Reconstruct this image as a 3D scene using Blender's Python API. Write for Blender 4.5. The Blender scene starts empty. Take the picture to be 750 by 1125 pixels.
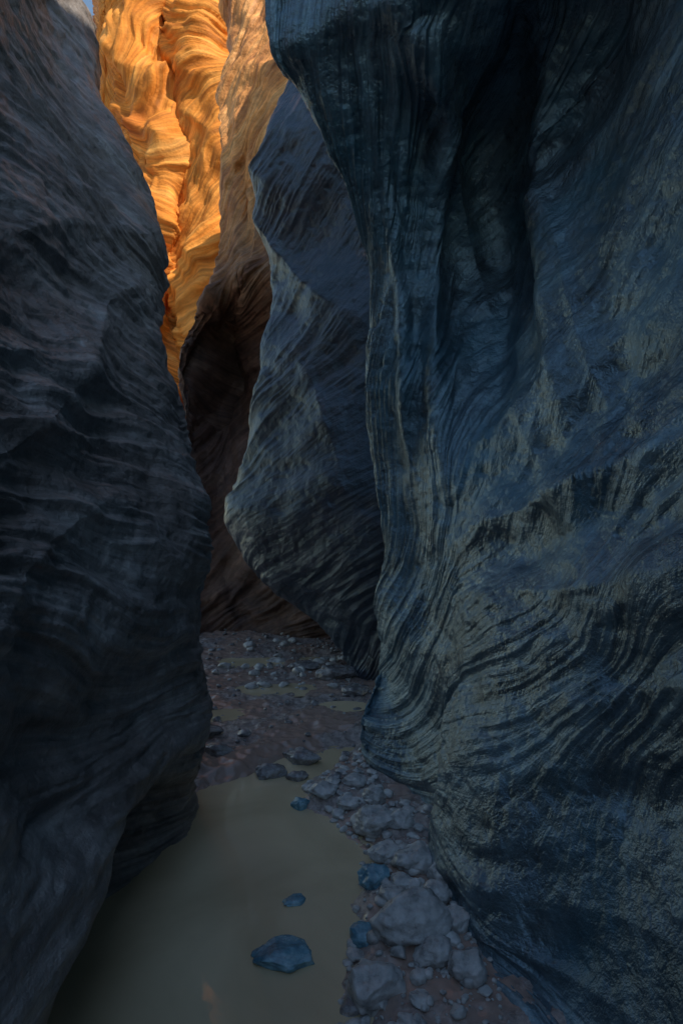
import bpy, math, numpy as np
from mathutils import Vector
scene=bpy.context.scene
rng=np.random.default_rng(7)
EYE=1.6
# ---------- noise ----------
def _grad(ix,iy,iz,seed):
    h=(ix.astype(np.uint32)*np.uint32(0x8da6b343))^(iy.astype(np.uint32)*np.uint32(0xd8163841))^(iz.astype(np.uint32)*np.uint32(0xcb1ab31f))^np.uint32(seed*2654435761%4294967296)
    h^=h>>np.uint32(13); h=h*np.uint32(0x5bd1e995); h^=h>>np.uint32(15); h=h*np.uint32(0x27d4eb2d); h^=h>>np.uint32(14)
    return ((h&np.uint32(1023))/511.5-1),(((h>>np.uint32(10))&np.uint32(1023))/511.5-1),(((h>>np.uint32(20))&np.uint32(1023))/511.5-1)
def pn(x,y,z,seed=1):
    x,y,z=np.broadcast_arrays(np.asarray(x,float),np.asarray(y,float),np.asarray(z,float))
    xi=np.floor(x);yi=np.floor(y);zi=np.floor(z)
    fx=x-xi;fy=y-yi;fz=z-zi
    xi=xi.astype(np.int64);yi=yi.astype(np.int64);zi=zi.astype(np.int64)
    q=lambda t:t*t*t*(t*(t*6-15)+10)
    ux,uy,uz=q(fx),q(fy),q(fz)
    out=0
    for dx in (0,1):
        for dy in (0,1):
            for dz in (0,1):
                gx,gy,gz=_grad(xi+dx,yi+dy,zi+dz,seed)
                w=(ux if dx else 1-ux)*(uy if dy else 1-uy)*(uz if dz else 1-uz)
                out=out+w*(gx*(fx-dx)+gy*(fy-dy)+gz*(fz-dz))
    return out*1.6
def fbm(x,y,z,seed=1,o=4):
    a=1;s=0
    for i in range(o):
        s=s+a*pn(x,y,z,seed+i); x=x*2.03;y=y*2.03;z=z*2.03;a*=.5
    return s
def sst(a,b,x):
    t=np.clip((x-a)/(b-a),0,1);return t*t*(3-2*t)
# ---------- survey: bearings (in 1/625 tangent units) and distance to world coordinates ----------
def S(a,e,d): return ((a-375)/625*d, d, EYE+(562.5-e)/625*d)
def G(a,e):
    d=EYE*625/(e-562.5); return ((a-375)/625*d, d)
# ---------- lofting ----------
def crm(n,subs):
    rows=[];par=[]
    for i in range(n-1):
        k=subs[i] if i<len(subs) else subs[-1]
        last=(i==n-2)
        for j in range(k+(1 if last else 0)):
            t=j/k
            w=[-.5*t+t*t-.5*t**3, 1-2.5*t*t+1.5*t**3, .5*t+2*t*t-1.5*t**3, -.5*t*t+.5*t**3]
            r=np.zeros(n)
            for m,ww in zip((i-1,i,i+1,i+2),w):
                if m<0: r[0]+=2*ww; r[1]-=ww
                elif m>=n: r[n-1]+=2*ww; r[n-2]-=ww
                else: r[m]+=ww
            rows.append(r);par.append(i+t)
    return np.array(rows),np.array(par)
def make_mesh(name,P,attr=None,mat=None,smooth=True):
    nv,nu=P.shape[:2]
    me=bpy.data.meshes.new(name)
    idx=np.arange(nv*nu).reshape(nv,nu)
    q=np.stack([idx[:-1,:-1],idx[:-1,1:],idx[1:,1:],idx[1:,:-1]],-1).reshape(-1)
    nf=len(q)//4
    me.vertices.add(nv*nu);me.vertices.foreach_set('co',P.reshape(-1).astype(np.float32))
    me.loops.add(len(q));me.loops.foreach_set('vertex_index',q.astype(np.int32))
    me.polygons.add(nf);me.polygons.foreach_set('loop_start',np.arange(0,len(q),4,dtype=np.int32))
    me.polygons.foreach_set('loop_total',np.full(nf,4,dtype=np.int32))
    me.polygons.foreach_set('use_smooth',np.full(nf,smooth))
    me.update(calc_edges=True)
    if attr is not None:
        a=me.attributes.new('layer','FLOAT_VECTOR','POINT');a.data.foreach_set('vector',attr.reshape(-1).astype(np.float32))
    ob=bpy.data.objects.new(name,me);scene.collection.objects.link(ob)
    if mat: me.materials.append(mat)
    return ob
def wall(name,ctrl,su,sv,mat,us=.5,vs=.35,amp=1.0,seed=1,flute=None,dip=0.0,big=.05,led=1.0,chip=1.0,bias=.45):
    C=np.array(ctrl,float)
    Mv,pv=crm(C.shape[0],sv);Mu,pu=crm(C.shape[1],su)
    P=np.einsum('ai,bj,ijk->abk',Mv,Mu,C)
    U,V=np.meshgrid(pu*us,pv*vs)
    def nrm(P):
        n=np.cross(np.gradient(P,axis=1),np.gradient(P,axis=0))
        return n/(np.linalg.norm(n,axis=2,keepdims=True)+1e-9)
    N=nrm(P)
    sl_=slice(len(pu)//3,len(pu)*2//3)
    sg=np.sign(np.mean(np.sum(N[:,sl_]*(np.array([0,0,3.])-P[:,sl_]),axis=2)))
    N*=sg
    X,Y,Z=P[...,0],P[...,1],P[...,2]
    d=big*fbm(X*.9/amp**.5,Y*.9/amp**.5,Z*1.1/amp**.5,seed,3)
    if flute is not None: d=d+flute(U/us,V/vs,X,Y,Z)
    P=P+N*d[...,None]; N=nrm(P)*sg
    X,Y,Z=P[...,0],P[...,1],P[...,2]
    dd=dip(U/us,V/vs) if callable(dip) else dip*U
    s=V+dd+.20*amp*fbm(X*.5/amp,Y*.5/amp,Z*.5/amp,seed+20,2)+.02*amp*pn(X*3/amp,Y*3/amp,Z*3/amp,seed+22)
    act=np.clip(bias+1.5*pn(X*1.3/amp,Y*1.3/amp,Z*1.3/amp,seed+31),.0,1.4)
    act2=np.clip(bias-.1+1.6*pn(X*1.9/amp,Y*1.9/amp,Z*1.9/amp,seed+33),.05,1.4)
    k=1/amp
    a=pn(s*3.2*k,U*.8*k,V*.4,seed+40)
    b=1-np.abs(pn(s*8*k,U*1.2*k,V*.9,seed+41))*2
    c=1-np.abs(pn(s*21*k,U*1.6*k,V*1.0,seed+42))*2
    e=pn(s*50*k,U*3.0*k,V*1.6,seed+43)
    st=.034*a+led*(.016*b*act+.0085*c*act2+.0035*e*(.3+act2))
    chips=.007*fbm(X*7*k,Y*7*k,Z*9*k,seed+50,5)
    chips2=-.030*np.clip(pn(X*4*k,Y*4*k,Z*7*k,seed+60)-.22,0,1)-.016*np.clip(pn(X*13*k,Y*13*k,Z*19*k,seed+61)-.2,0,1)
    P=P+N*(amp*(st+chip*(chips+chips2)))[...,None]
    return make_mesh(name,P,np.stack([s,U,V],-1),mat)
# ---------- materials ----------
def newmat(name):
    m=bpy.data.materials.new(name);m.use_nodes=True
    nt=m.node_tree;b=nt.nodes['Principled BSDF'];return m,nt,b
def N_(nt,t,**k):
    n=nt.nodes.new(t)
    for a,v in k.items(): setattr(n,a,v)
    return n
def ramp(nt,stops,fac):
    r=N_(nt,'ShaderNodeValToRGB');e=r.color_ramp.elements
    e[0].position=stops[0][0];e[0].color=(*stops[0][1],1)
    e[1].position=stops[-1][0];e[1].color=(*stops[-1][1],1)
    for p,c in stops[1:-1]:
        x=e.new(p);x.color=(*c,1)
    nt.links.new(fac,r.inputs['Fac']);return r.outputs['Color']
def noise(nt,vec,scale,detail=6,rough=.6,dist=0):
    n=N_(nt,'ShaderNodeTexNoise');n.inputs['Scale'].default_value=scale;n.inputs['Detail'].default_value=detail
    n.inputs['Roughness'].default_value=rough;n.inputs['Distortion'].default_value=dist
    if vec is not None: nt.links.new(vec,n.inputs['Vector'])
    return n.outputs['Fac']
def mix(nt,fac,a,b,bt='MIX'):
    m=N_(nt,'ShaderNodeMix',data_type='RGBA',blend_type=bt)
    for i,v in ((0,fac),(6,a),(7,b)):
        if hasattr(v,'is_linked'): nt.links.new(v,m.inputs[i])
        elif i==0: m.inputs[0].default_value=v
        else: m.inputs[i].default_value=(*v,1)
    return m.outputs[2]
def rockmat(name,dark,midc,light,stain,sc=1.0,rough=(.38,.7),spec=.5,bump=1.0,stainamt=(.48,.66),coat=0.0,band=.18,grain=.4,lit_top=None,lump=.75,ior=1.5,tint=(1,1,1)):
    m,nt,b=newmat(name);L=nt.links
    at=N_(nt,'ShaderNodeAttribute',attribute_name='layer')
    mp=N_(nt,'ShaderNodeMapping');mp.inputs['Scale'].default_value=(7*sc,1.2*sc,.9*sc);L.new(at.outputs['Vector'],mp.inputs['Vector'])
    mp2=N_(nt,'ShaderNodeMapping');mp2.inputs['Scale'].default_value=(48*sc,3*sc,2.2*sc);L.new(at.outputs['Vector'],mp2.inputs['Vector'])
    tc=N_(nt,'ShaderNodeTexCoord')
    n1=noise(nt,mp.outputs[0],1,5,.65);n2=noise(nt,mp2.outputs[0],1,3,.6)
    n3=noise(nt,tc.outputs['Object'],1.3*sc,5,.65);n4=noise(nt,tc.outputs['Object'],45*sc,4,.7);n5=noise(nt,tc.outputs['Object'],9*sc,5,.68)
    base=ramp(nt,[(.32,dark),(.5,midc),(.68,light)],n1)
    if lit_top:
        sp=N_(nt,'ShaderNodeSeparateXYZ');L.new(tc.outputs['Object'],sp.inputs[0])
        mr=N_(nt,'ShaderNodeMapRange');mr.inputs[1].default_value=lit_top[0];mr.inputs[2].default_value=lit_top[1];L.new(sp.outputs['Z'],mr.inputs[0])
        base=mix(nt,mr.outputs[0],base,ramp(nt,[(.32,lit_top[2]),(.5,lit_top[3]),(.68,lit_top[4])],n1))  # blends to brighter orange with height, painting a lit top into the colour
    lo=1-band;hi=1+band*.7
    thin=ramp(nt,[(.35,(lo,lo,lo)),(.55,(1,1,1)),(.7,(hi,hi,hi))],n2)
    base=mix(nt,1,base,thin,'MULTIPLY')
    if not lit_top:
        sf=ramp(nt,[(stainamt[0],(0,0,0)),(stainamt[1],(1,1,1))],n3)
        base=mix(nt,sf,base,stain)
    lo=1-grain;hi=1+grain
    gr=ramp(nt,[(.3,(lo,lo,lo)),(.5,(1,1,1)),(.7,(hi,hi,hi))],n5)
    base=mix(nt,1,base,gr,'MULTIPLY')
    L.new(base,b.inputs['Base Color'])
    r=N_(nt,'ShaderNodeMapRange');r.inputs[1].default_value=.38;r.inputs[2].default_value=.62;r.inputs[3].default_value=rough[0];r.inputs[4].default_value=rough[1]
    L.new(n3,r.inputs[0]);L.new(r.outputs[0],b.inputs['Roughness'])
    b.inputs['Specular IOR Level'].default_value=spec
    b.inputs['IOR'].default_value=ior
    b.inputs['Specular Tint'].default_value=(*tint,1)
    if coat: b.inputs['Coat Weight'].default_value=coat;b.inputs['Coat Roughness'].default_value=.18;b.inputs['Coat IOR'].default_value=1.6
    b1=N_(nt,'ShaderNodeBump');b1.inputs['Strength'].default_value=.6*bump;b1.inputs['Distance'].default_value=.012/sc;L.new(n2,b1.inputs['Height'])
    b2=N_(nt,'ShaderNodeBump');b2.inputs['Strength'].default_value=.5*bump;b2.inputs['Distance'].default_value=.009/sc;L.new(n4,b2.inputs['Height']);L.new(b1.outputs[0],b2.inputs['Normal'])
    b3=N_(nt,'ShaderNodeBump');b3.inputs['Strength'].default_value=lump*bump;b3.inputs['Distance'].default_value=.03/sc;L.new(n5,b3.inputs['Height']);L.new(b2.outputs[0],b3.inputs['Normal'])
    L.new(b3.outputs[0],b.inputs['Normal'])
    if coat: L.new(b3.outputs[0],b.inputs['Coat Normal'])
    return m
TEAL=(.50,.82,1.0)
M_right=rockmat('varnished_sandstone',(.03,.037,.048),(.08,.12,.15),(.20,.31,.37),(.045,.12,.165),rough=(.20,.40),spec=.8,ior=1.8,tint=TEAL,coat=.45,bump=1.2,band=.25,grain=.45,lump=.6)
M_left=rockmat('dull_sandstone',(.15,.135,.125),(.26,.24,.23),(.38,.37,.36),(.20,.17,.155),rough=(.38,.62),spec=.8,band=.35,bump=1.25,lump=.65)
M_mid=rockmat('purple_sandstone',(.038,.032,.038),(.07,.062,.075),(.115,.115,.14),(.045,.055,.08),sc=.7,rough=(.28,.5),spec=.7,ior=1.65,tint=TEAL,coat=.15,band=.3,lump=.5)
M_brown=rockmat('brown_sandstone',(.07,.04,.035),(.14,.08,.06),(.24,.15,.11),(0,0,0),sc=.6,rough=(.5,.8),band=.35,lit_top=(3.9,6.0,(.44,.16,.045),(.70,.31,.09),(.84,.45,.17)))  # warm light on the rear fin's upper part is put into its albedo
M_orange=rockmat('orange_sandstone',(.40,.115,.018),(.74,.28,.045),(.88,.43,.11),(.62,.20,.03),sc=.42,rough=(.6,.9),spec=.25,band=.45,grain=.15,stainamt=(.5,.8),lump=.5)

# ---------- RIGHT WALL ----------
R1=[
[(382,868,3.42),(422,905,3.0),(468,965,2.5),(505,1065,2.02),(560,1150,1.7)],
[(380,800,3.60),(428,850,3.15),(476,890,2.62),(540,985,2.05),(680,1130,1.6)],
[(400,720,3.9),(440,760,3.45),(500,780,2.72),(600,850,2.1),(770,960,1.55)],
[(415,640,4.05),(460,680,3.6),(530,690,2.85),(640,740,2.15),(780,800,1.6)],
[(422,590,4.1),(465,600,3.75),(540,590,3.05),(650,620,2.3),(790,650,1.7)],
[(412,500,4.2),(450,500,3.9),(530,480,3.4),(650,480,2.6),(790,480,1.85)],
[(408,400,4.2),(445,395,3.9),(530,370,3.75),(650,330,2.95),(790,280,2.05)],
[(405,310,4.1),(440,295,3.85),(530,250,3.9),(650,170,3.2),(790,60,2.2)],
[(372,200,3.8),(425,180,3.65),(530,120,3.5),(655,20,2.95),(790,-150,2.15)],
[(332,100,3.6),(400,60,3.35),(530,0,2.95),(650,-120,2.5),(790,-350,1.95)],
[(293,15,3.5),(380,-40,3.2),(500,-120,2.75),(625,-280,2.2),(785,-600,1.85)],
]
def build_right():
    out=[]
    for r in R1:
        w=[S(*p) for p in r]; E=w[0];D=w[-1]
        out.append([(E[0]+1.6,E[1]+.9,E[2]),(E[0]+.4,E[1]+.35,E[2])]+w+[(D[0]+.1,.3,D[2]),(D[0]+.2,-2.5,D[2]),(D[0]+.25,-6.5,D[2])])
    top=out[-1]
    for z,dx in ((6.8,.05),(9.0,.7),(11.2,1.6)):
        out.append([(p[0]+dx,p[1],max(z,p[2]+.5+(z-6.8))) for p in top])
    return out
def fl_right(u,v,X,Y,Z):
    g=np.exp(-((u-4.2)/1.5)**2)*np.exp(-((v-7)/2.6)**2)
    r=1-2*np.abs(pn(u*1.5+.25*v,v*.35,0*u,77))
    g2=np.exp(-((u-5)/2.2)**2)*np.exp(-((v-3)/2.5)**2)
    r2=pn(u*1.0-.5*v,v*.8+u*.4,0*u,78)
    env=np.exp(-((v-7)/2.2)**4)
    rib=.15*np.exp(-((u-(3.5+.12*np.sin(v*1.7)))/.13)**2)*env
    hol=-.28*np.exp(-((u-4.15)/.38)**2)*np.exp(-((v-6.8)/1.6)**2)
    rib2=.12*np.exp(-((u-(4.75-.1*(v-6)))/.15)**2)*env
    rib3=.06*np.exp(-((u-(3.0+.08*np.sin(v*1.3+1)))/.09)**2)*env
    lobe=.15*(sst(3.85,4.02,u+.08*np.sin(v*4))-1)*(1-sst(1.7,2.7,v))
    w=v-.62*(u-3.6)
    sw=.07*(1-2*np.abs(pn(w*1.3,u*.25,0*u,79)))*sst(3.4,4.4,u)*(1-sst(7,9,v))*(.25+.75*sst(2.2,4.0,v))
    return .09*g*r+.07*g2*r2+rib+hol+rib2+rib3+lobe+sw
def dip_right(u,v):
    w=sst(.6,2.6,v)
    return -w*(.36*(u-3.6)+.75*np.minimum(u-3.7,0))-.05*u
cr=build_right()
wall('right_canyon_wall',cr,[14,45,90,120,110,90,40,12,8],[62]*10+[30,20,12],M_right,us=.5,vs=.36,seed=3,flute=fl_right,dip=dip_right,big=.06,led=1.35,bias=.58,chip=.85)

# ---------- LEFT WALL ----------
L1=[
[(206,925,2.85),(90,1010,2.25),(0,1110,1.85),(-120,1250,1.45)],
[(212,872,3.0),(45,900,2.42),(-90,955,2.02),(-280,1050,1.5)],
[(219,818,3.0),(160,846,2.36),(98,918,1.93),(18,1120,1.40)],
[(216,755,3.0),(150,780,2.3),(56,845,1.7),(-60,940,1.2)],
[(213,690,3.05),(150,690,2.3),(40,700,1.65),(-100,720,1.2)],
[(225,610,3.1),(160,600,2.45),(50,590,1.75),(-100,580,1.25)],
[(214,540,3.2),(145,520,2.55),(40,500,1.9),(-100,470,1.35)],
[(192,460,3.4),(120,430,2.75),(20,390,2.1),(-110,340,1.5)],
[(167,375,3.6),(95,330,3.0),(0,270,2.3),(-120,200,1.7)],
[(161,320,3.8),(90,250,3.2),(-10,160,2.5),(-130,60,1.9)],
[(166,265,4.0),(100,170,3.4),(0,60,2.7),(-130,-60,2.0)],
[(129,165,4.3),(70,80,3.7),(-20,-40,2.9),(-140,-180,2.2)],
[(97,92,4.6),(44,0,4.0),(-40,-130,3.1),(-150,-300,2.4)],
[(76,0,4.9),(24,-100,4.2),(-60,-230,3.3),(-160,-420,2.5)],
]
def build_left():
    out=[]
    for r in L1:
        w=[S(*p) for p in r];E=w[0];D=w[-1]
        out.append([(E[0]-2.6,E[1]+1.6,E[2]),(E[0]-.4,E[1]+.45,E[2])]+w+[(D[0]-.05,.1,D[2]),(D[0]-.25,-2.5,D[2]),(D[0]+.1,-5,D[2]*.75),(1.7,-6.6,D[2]*.6)])
    top=out[-1]
    out.append([(p[0]-1.2,p[1],max(6.8,p[2]+.5) if p[1]>-4 else p[2]+.8) for p in top])
    return out
def fl_left(u,v,X,Y,Z):
    lip=.05*np.exp(-((v-2.3)/.28)**2)*sst(2.3,2.9,u)
    return .05*pn(u*.9,v*.8,0*u,57)*sst(1.8,3,v)+.06*(1-2*np.abs(pn(u*.7+v*.3,v*.35,0*u,58)))*sst(3,5,v)+lip
wall('left_canyon_wall',build_left(),[12,50,130,130,110,60,14,8,8],[58]*13+[20],M_left,us=.5,vs=.33,seed=11,dip=.04,led=1.9,chip=1.1,flute=fl_left,bias=.8)

# ---------- MIDDLE FIN ----------
R2=[
[(392,756,5.3),(410,757,5.2),(440,760,5.1),(520,760,5.0)],
[(376,720,5.5),(396,712,5.2),(430,702,5.0),(520,700,4.9)],
[(325,667,5.7),(360,665,5.3),(420,660,4.95),(520,650,4.8)],
[(278,628,5.8),(330,625,5.3),(410,610,4.9),(520,600,4.8)],
[(254,575,5.9),(310,560,5.3),(410,540,4.9),(520,530,4.8)],
[(260,535,5.95),(315,500,5.4),(410,470,5.0),(520,450,4.8)],
[(278,460,6.0),(330,420,5.5),(415,380,5.1),(520,350,4.9)],
[(290,400,6.1),(335,350,5.6),(410,300,5.2),(520,260,5.0)],
[(299,320,6.2),(332,280,5.8),(400,230,5.4),(500,180,5.1)],
[(286,255,6.2),(320,215,5.8),(390,160,5.4),(500,100,5.1)],
[(281,200,6.2),(312,160,5.8),(380,90,5.4),(500,20,5.1)],
[(294,160,6.2),(325,110,5.9),(380,20,5.5),(500,-50,5.2)],
[(325,95,6.3),(350,40,6.0),(400,-60,5.6),(500,-150,5.2)],
[(350,0,6.5),(380,-60,6.1),(430,-160,5.7),(520,-280,5.3)],
]
def build_fin(rows,k1,k2,rims):
    out=[]
    for r in rows:
        w=[S(*p) for p in r];E=w[0]
        out.append([(E[0]+k2[0],E[1]+k2[1],E[2]),(E[0]+k1[0],E[1]+k1[1],E[2])]+w)
    top=out[-1]
    for dz,dx in rims: out.append([(p[0]+dx,p[1],p[2]+dz) for p in top])
    return out
def fl_mid(u,v,X,Y,Z):
    return .04*(1-2*np.abs(pn(u*1.1+v*.45,v*.3,0*u,66)))*sst(3,5,v)
wall('canyon_fin',build_fin(R2,(.5,.5),(2.6,1.0),[(1.0,.3),(1.8,.6)]),[14,50,100,90,40],[44]*13+[14,10],M_mid,us=.8,vs=.5,amp=1.2,seed=21,dip=-.35,big=.05,flute=fl_mid,led=1.0,bias=.6,chip=.8)

# ---------- REAR FIN ----------
R3=[
[(203,702,7.2),(270,702,7.3),(350,706,7.0),(460,706,6.6)],
[(203,640,7.5),(262,655,7.6),(342,672,7.1),(460,672,6.6)],
[(206,560,7.7),(255,580,7.8),(330,600,7.3),(460,600,6.7)],
[(205,480,7.8),(250,505,8.2),(320,510,7.5),(460,500,6.8)],
[(200,415,7.8),(246,430,9.0),(305,430,7.9),(460,420,6.9)],
[(203,372,7.7),(246,372,8.9),(300,370,7.8),(460,360,7)],
[(230,338,7.6),(262,318,7.5),(305,312,7.3),(460,290,7)],
[(250,295,7.9),(275,278,7.6),(320,265,7.3),(460,220,7)],
[(250,225,8.1),(275,210,7.9),(320,190,7.5),(460,150,7)],
[(253,155,8.3),(278,140,8.0),(325,115,7.6),(460,80,7.1)],
[(250,100,8.5),(280,80,8.1),(330,50,7.8),(460,20,7.2)],
[(262,50,8.6),(290,20,8.3),(340,-10,7.9),(460,-50,7.3)],
[(252,0,8.8),(290,-40,8.4),(340,-70,8.0),(460,-120,7.4)],
]
def fl_rear(u,v,X,Y,Z):
    return .12*(1-2*np.abs(pn(u*1.3+v*.3,v*.35,0*u,68)))
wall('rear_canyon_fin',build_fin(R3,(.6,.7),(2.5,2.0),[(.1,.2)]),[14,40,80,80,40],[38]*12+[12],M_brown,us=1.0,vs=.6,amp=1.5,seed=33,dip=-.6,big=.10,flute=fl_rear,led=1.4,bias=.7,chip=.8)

# ---------- FAR SUNLIT WALL ----------
R4=[]
for (e,sh) in ((660,0),(560,6),(470,10),(400,0),(340,-12),(280,-4),(220,10),(160,16),(100,4),(40,-10),(-20,-4),(-90,8),(-170,14)):
    lean=(560-e)/700.
    o=6 if e<=100 else 0
    R4.append([S(98+o,e,18.),S(105+o,e,14.6),S(113+o,e,13.5+lean),S(138+sh*.5,e,13.2+lean),S(165+sh,e+8,12.3+lean),S(200+sh,e+20,12.9+lean),S(235+sh,e+10,12.0+lean),S(285+sh,e,12.4+lean),S(360,e,11.2),S(470,e,9.5)])
def fl_far(u,v,X,Y,Z):
    return sst(2.2,3.4,u)*(.30*(1-2*np.abs(pn(u*.6+.45*v,v*.35,0*u,91)))+.20*(1-2*np.abs(pn(u*1.5-.55*v,v*.6,0*u,92)))+.10*(1-2*np.abs(pn(u*2.8+.9*v,v*1.2,0*u,93))))
def dip_far(u,v): return .45*u*.4+1.1*np.sin(u*1.0+v*.6)
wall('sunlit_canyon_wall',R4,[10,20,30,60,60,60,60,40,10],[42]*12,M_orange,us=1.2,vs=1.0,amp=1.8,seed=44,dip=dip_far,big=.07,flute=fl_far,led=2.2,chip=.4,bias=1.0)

# ---------- GROUND ----------
def xs(y): return np.interp(y,[-5,1.0,1.78,2.28,2.72,3.0,3.1,3.3,3.5,3.9],[0,.0,.02,.08,.12,-.06,-.20,-.20,-.02,.1])
def yf(x): return np.interp(x,[-1.4,-.75,-.5,-.3,0,.3],[3.2,3.3,3.6,3.72,3.85,3.9])
# shallow puddles left on the mud behind the pool: (x, y, radius x, radius y)
PUD=[(-.55,5.0,.42,.20),(.02,4.55,.22,.13),(-.95,5.9,.40,.22),(-.35,6.1,.34,.14),(-.95,4.4,.26,.16)]
def hground(x,y):
    d=np.maximum(x-xs(y),y-yf(x))
    d=d+.05*fbm(x*4,y*4,0*x,5,3)+.10*pn(x*2.6,y*2.6,0*x,15)*sst(3.0,3.5,y)
    h=np.clip(d*.35,-.10,.05)+np.clip(y-4,0,6)*.004
    far=np.exp(-((np.abs(x)+np.abs(y-3))/14)**4)
    h=h+far*(.02*fbm(x*3,y*3,0*x,6,4)*(d>0)+.011*(1-2*np.abs(pn(x*7,y*9,0*x,8)))+.006*fbm(x*22,y*22,0*x,9,3))
    for px,py,rx,ry in PUD:
        h=h-.05*np.exp(-((x-px)/rx)**2-((y-py)/ry)**2)
    return h
gx=np.concatenate([[-120,-60,-30,-15,-8,-5],np.linspace(-3,2.4,520),[4,8,15,30,60,120]])
gy=np.concatenate([[-120,-60,-30,-15,-8,-4],np.linspace(-1,.9,40),np.linspace(.92,9,760),[10,11,12,14,18,30,60,120]])
GX,GY=np.meshgrid(gx,gy)
GP=np.stack([GX,GY,hground(GX,GY)],-1)
m,nt,b=newmat('wet_mud');L=nt.links
tc=N_(nt,'ShaderNodeTexCoord')
a=noise(nt,tc.outputs['Object'],2.0,5,.6);c=noise(nt,tc.outputs['Object'],26,5,.7);f=noise(nt,tc.outputs['Object'],120,3,.7)
col=ramp(nt,[(.35,(.18,.15,.14)),(.52,(.38,.32,.30)),(.68,(.56,.50,.47))],c)
wet=ramp(nt,[(.46,(0,0,0)),(.54,(1,1,1))],a)
col=mix(nt,wet,(.42,.30,.25),col)
L.new(col,b.inputs['Base Color'])
rr=ramp(nt,[(.46,(.05,.05,.05)),(.56,(.32,.32,.32))],a);L.new(rr,b.inputs['Roughness'])
b.inputs['Specular IOR Level'].default_value=1.0
hh=mix(nt,wet,(.5,.5,.5),c)
b1=N_(nt,'ShaderNodeBump');b1.inputs['Strength'].default_value=.7;b1.inputs['Distance'].default_value=.02;L.new(hh,b1.inputs['Height'])
b2=N_(nt,'ShaderNodeBump');b2.inputs['Strength'].default_value=.3;b2.inputs['Distance'].default_value=.005;L.new(f,b2.inputs['Height']);L.new(b1.outputs[0],b2.inputs['Normal'])
L.new(b2.outputs[0],b.inputs['Normal'])
make_mesh('ground',GP,None,m)

# ---------- WATER ----------
wx=np.linspace(-2.2,.75,40);wy=np.linspace(-3,4.3,80);WX,WY=np.meshgrid(wx,wy)
m,nt,b=newmat('muddy_water');L=nt.links
tc=N_(nt,'ShaderNodeTexCoord')
a=noise(nt,tc.outputs['Object'],1.5,4,.5,.8)
L.new(ramp(nt,[(.35,(.58,.47,.30)),(.65,(.76,.63,.42))],a),b.inputs['Base Color'])
b.inputs['Roughness'].default_value=.015;b.inputs['IOR'].default_value=1.5
bn=N_(nt,'ShaderNodeBump');bn.inputs['Strength'].default_value=.10;bn.inputs['Distance'].default_value=.01
L.new(noise(nt,tc.outputs['Object'],7,3,.5,.5),bn.inputs['Height']);L.new(bn.outputs[0],b.inputs['Normal'])
make_mesh('water_pool',np.stack([WX,WY,0*WX],-1),None,m)
for px,py,rx,ry in PUD:
    hb=float(hground(np.array([px]),np.array([py]))[0])+.022
    t,r=np.meshgrid(np.linspace(0,2*np.pi,40),np.linspace(0.01,1,8))
    make_mesh('puddle',np.stack([px+rx*1.0*r*np.cos(t),py+ry*1.0*r*np.sin(t),0*t+hb],-1),None,m)

# ---------- STONES ----------
def stonemat(name,c0,c1,c2,rough=(.35,.65)):
    m,nt,b=newmat(name);L=nt.links
    tc=N_(nt,'ShaderNodeTexCoord')
    n=noise(nt,tc.outputs['Object'],14,6,.65);n2=noise(nt,tc.outputs['Object'],70,4,.7)
    L.new(ramp(nt,[(.32,c0),(.5,c1),(.68,c2)],n),b.inputs['Base Color'])
    r=N_(nt,'ShaderNodeMapRange');r.inputs[1].default_value=.35;r.inputs[2].default_value=.65;r.inputs[3].default_value=rough[0];r.inputs[4].default_value=rough[1]
    L.new(n,r.inputs[0]);L.new(r.outputs[0],b.inputs['Roughness']);b.inputs['Specular IOR Level'].default_value=.9
    b1=N_(nt,'ShaderNodeBump');b1.inputs['Strength'].default_value=.8;b1.inputs['Distance'].default_value=.012;L.new(n,b1.inputs['Height'])
    b2=N_(nt,'ShaderNodeBump');b2.inputs['Strength'].default_value=.6;b2.inputs['Distance'].default_value=.004;L.new(n2,b2.inputs['Height']);L.new(b1.outputs[0],b2.inputs['Normal'])
    L.new(b2.outputs[0],b.inputs['Normal']);return m
M_st=stonemat('grey_stone',(.24,.25,.25),(.50,.51,.51),(.72,.74,.74),(.2,.5))
M_dk=stonemat('wet_dark_stone',(.10,.10,.11),(.23,.23,.24),(.40,.41,.43),(.10,.35))
M_bl=stonemat('blue_stone',(.05,.15,.22),(.14,.33,.44),(.32,.55,.65),(.1,.32))
import bmesh
ICO={}
for sd in (2,3,5):
    bm=bmesh.new();bmesh.ops.create_icosphere(bm,subdivisions=sd,radius=1)
    ICO[sd]=(np.array([v.co[:] for v in bm.verts]),np.array([[v.index for v in f.verts] for f in bm.faces]));bm.free()
def stone(sd,seed,dims,rot):
    r=np.random.default_rng(seed);V,F=ICO[sd];V=V.copy()
    for i in range(12):
        n=r.normal(size=3);n/=np.linalg.norm(n);lim=r.uniform(.60,.90)
        dt=V@n;ex=np.clip(dt-lim,0,None);V-=n*(ex*.85)[:,None]
    V*=(1+.13*fbm(V[:,0]*1.5+seed,V[:,1]*1.5,V[:,2]*1.5,seed%50,3)+.03*fbm(V[:,0]*6,V[:,1]*6,V[:,2]*6+seed,3,3))[:,None]
    V*=np.array(dims)/1.55
    c,s=math.cos(rot),math.sin(rot)
    V=V@np.array([[c,s,0],[-s,c,0],[0,0,1]]);return V,F
def mesh_from(name,V,F,mat,loc=(0,0,0)):
    me=bpy.data.meshes.new(name);me.from_pydata(V.tolist(),[],F.tolist());me.update()
    me.polygons.foreach_set('use_smooth',np.ones(len(F),bool))
    ob=bpy.data.objects.new(name,me);ob.location=loc;scene.collection.objects.link(ob);me.materials.append(mat);return ob
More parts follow.
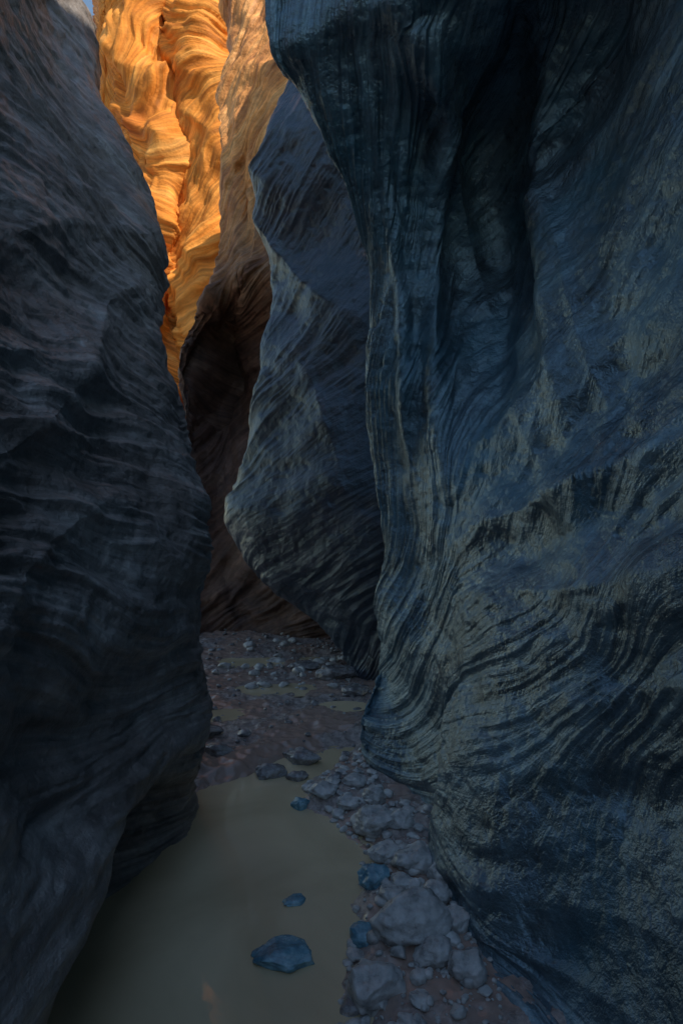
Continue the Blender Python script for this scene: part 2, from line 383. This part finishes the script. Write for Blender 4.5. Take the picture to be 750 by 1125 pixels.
big=[(312,1052,.33,.18,.09,'b'),(322,990,.12,.09,.035,'b'),
(455,1036,.38,.26,.21,'g'),(408,1096,.25,.23,.17,'g'),(400,1034,.15,.13,.10,'b'),(478,1066,.18,.14,.11,'g'),(463,1120,.10,.08,.05,'g'),
(412,975,.18,.16,.11,'b'),(455,962,.25,.20,.16,'g'),(425,948,.20,.16,.12,'g'),(412,915,.30,.22,.16,'g'),(330,886,.13,.11,.08,'b'),(354,882,.19,.14,.10,'g'),
(382,893,.15,.14,.10,'g'),(388,872,.19,.14,.11,'g'),(410,890,.17,.14,.12,'g'),(366,872,.12,.10,.08,'g'),(442,918,.17,.14,.13,'g'),(476,1005,.17,.14,.12,'g'),(430,1004,.15,.13,.09,'g'),(500,1035,.14,.14,.12,'g'),(385,1108,.1,.1,.05,'d'),
(295,852,.26,.18,.12,'d'),(330,836,.33,.20,.15,'d'),(326,855,.17,.13,.09,'d'),(240,834,.28,.2,.12,'d'),(222,815,.34,.24,.14,'d'),(366,868,.12,.12,.08,'d'),
(372,750,.5,.34,.24,'d'),(392,768,.3,.26,.14,'d'),(335,742,.34,.22,.12,'d'),(305,730,.3,.2,.10,'g'),(490,980,.18,.17,.15,'g'),(440,985,.13,.12,.09,'g'),(512,1090,.2,.16,.14,'g')]
for i,(a_,e_,w,dp,h,k) in enumerate(big):
    x,y=G(a_,e_);hz=float(hground(np.array([x]),np.array([y]))[0])
    z=max(hz,-.005)+h*.15
    if k=='b' and x<-.1 and y<2.6: z=h*.10
    V,F=stone(5,100+i,(w*.66,dp*.66,h*.66),rng.uniform(-.5,.5))
    mesh_from('river_stone',V,F,{'g':M_st,'d':M_dk,'b':M_bl}[k],(x,y,z))
def scatter(name,n,fn,smin,smax,mat,sd=3,sink=-.015):
    VV=[];FF=[];o=0
    r=np.random.default_rng(len(name))
    while len(VV)<n:
        x,y=fn(r)
        h=float(hground(np.array([x]),np.array([y]))[0])
        if h<sink: continue
        s=smin*(smax/smin)**(r.random()**1.7)
        V,F=stone(sd,int(r.integers(1e6)),(s*r.uniform(.7,1.2),s*r.uniform(.7,1.2),s*r.uniform(.4,.8)),r.uniform(0,6))
        VV.append(V+np.array([x,y,h+s*.15]));FF.append(F+o);o+=len(V)
    mesh_from(name,np.concatenate(VV),np.concatenate(FF),mat)
def bank(r):
    y=r.uniform(1.3,3.7);x=float(xs(y))+r.uniform(-.03,.5);return x,y
scatter('gravel_bank',1100,bank,.005,.06,M_st)
def flat(r):
    y=r.uniform(3.7,7.8);return r.uniform(-1.9,.4),y
scatter('gravel',500,flat,.010,.07,M_dk)
def flat2(r):
    return r.normal(-.35,.4),r.uniform(5.0,7.3)
scatter('pale_gravel',240,flat2,.015,.12,M_st)

# ---------- LIGHT ----------
d=Vector((.55,-.55,.62)).normalized()
el=math.asin(d.z);az=math.atan2(d.x,d.y)
w=bpy.data.worlds.new('World');scene.world=w;w.use_nodes=True
nt=w.node_tree;sky=nt.nodes.new('ShaderNodeTexSky');sky.sky_type='NISHITA';sky.sun_disc=False
sky.sun_elevation=el;sky.sun_rotation=az;sky.ozone_density=2.6;sky.air_density=1.7;sky.dust_density=.4
bg=nt.nodes['Background'];bg.inputs['Strength'].default_value=.15;nt.links.new(sky.outputs[0],bg.inputs['Color'])
sl=bpy.data.lights.new('sun','SUN');sl.energy=5;sl.angle=math.radians(.5);sl.color=(1,.87,.70)
so=bpy.data.objects.new('sun',sl);scene.collection.objects.link(so);so.rotation_euler=d.to_track_quat('Z','Y').to_euler()
# ---------- CAMERA ----------
cd=bpy.data.cameras.new('camera');cam=bpy.data.objects.new('camera',cd);scene.collection.objects.link(cam)
cam.location=(0,0,EYE);cam.rotation_euler=(math.radians(90),0,0);cd.lens=20;cd.sensor_width=36;cd.clip_end=500;cd.clip_start=.02
scene.camera=cam
scene.view_settings.view_transform='Standard';scene.view_settings.look='None';scene.view_settings.exposure=0
scene.cycles.max_bounces=7;scene.cycles.diffuse_bounces=5
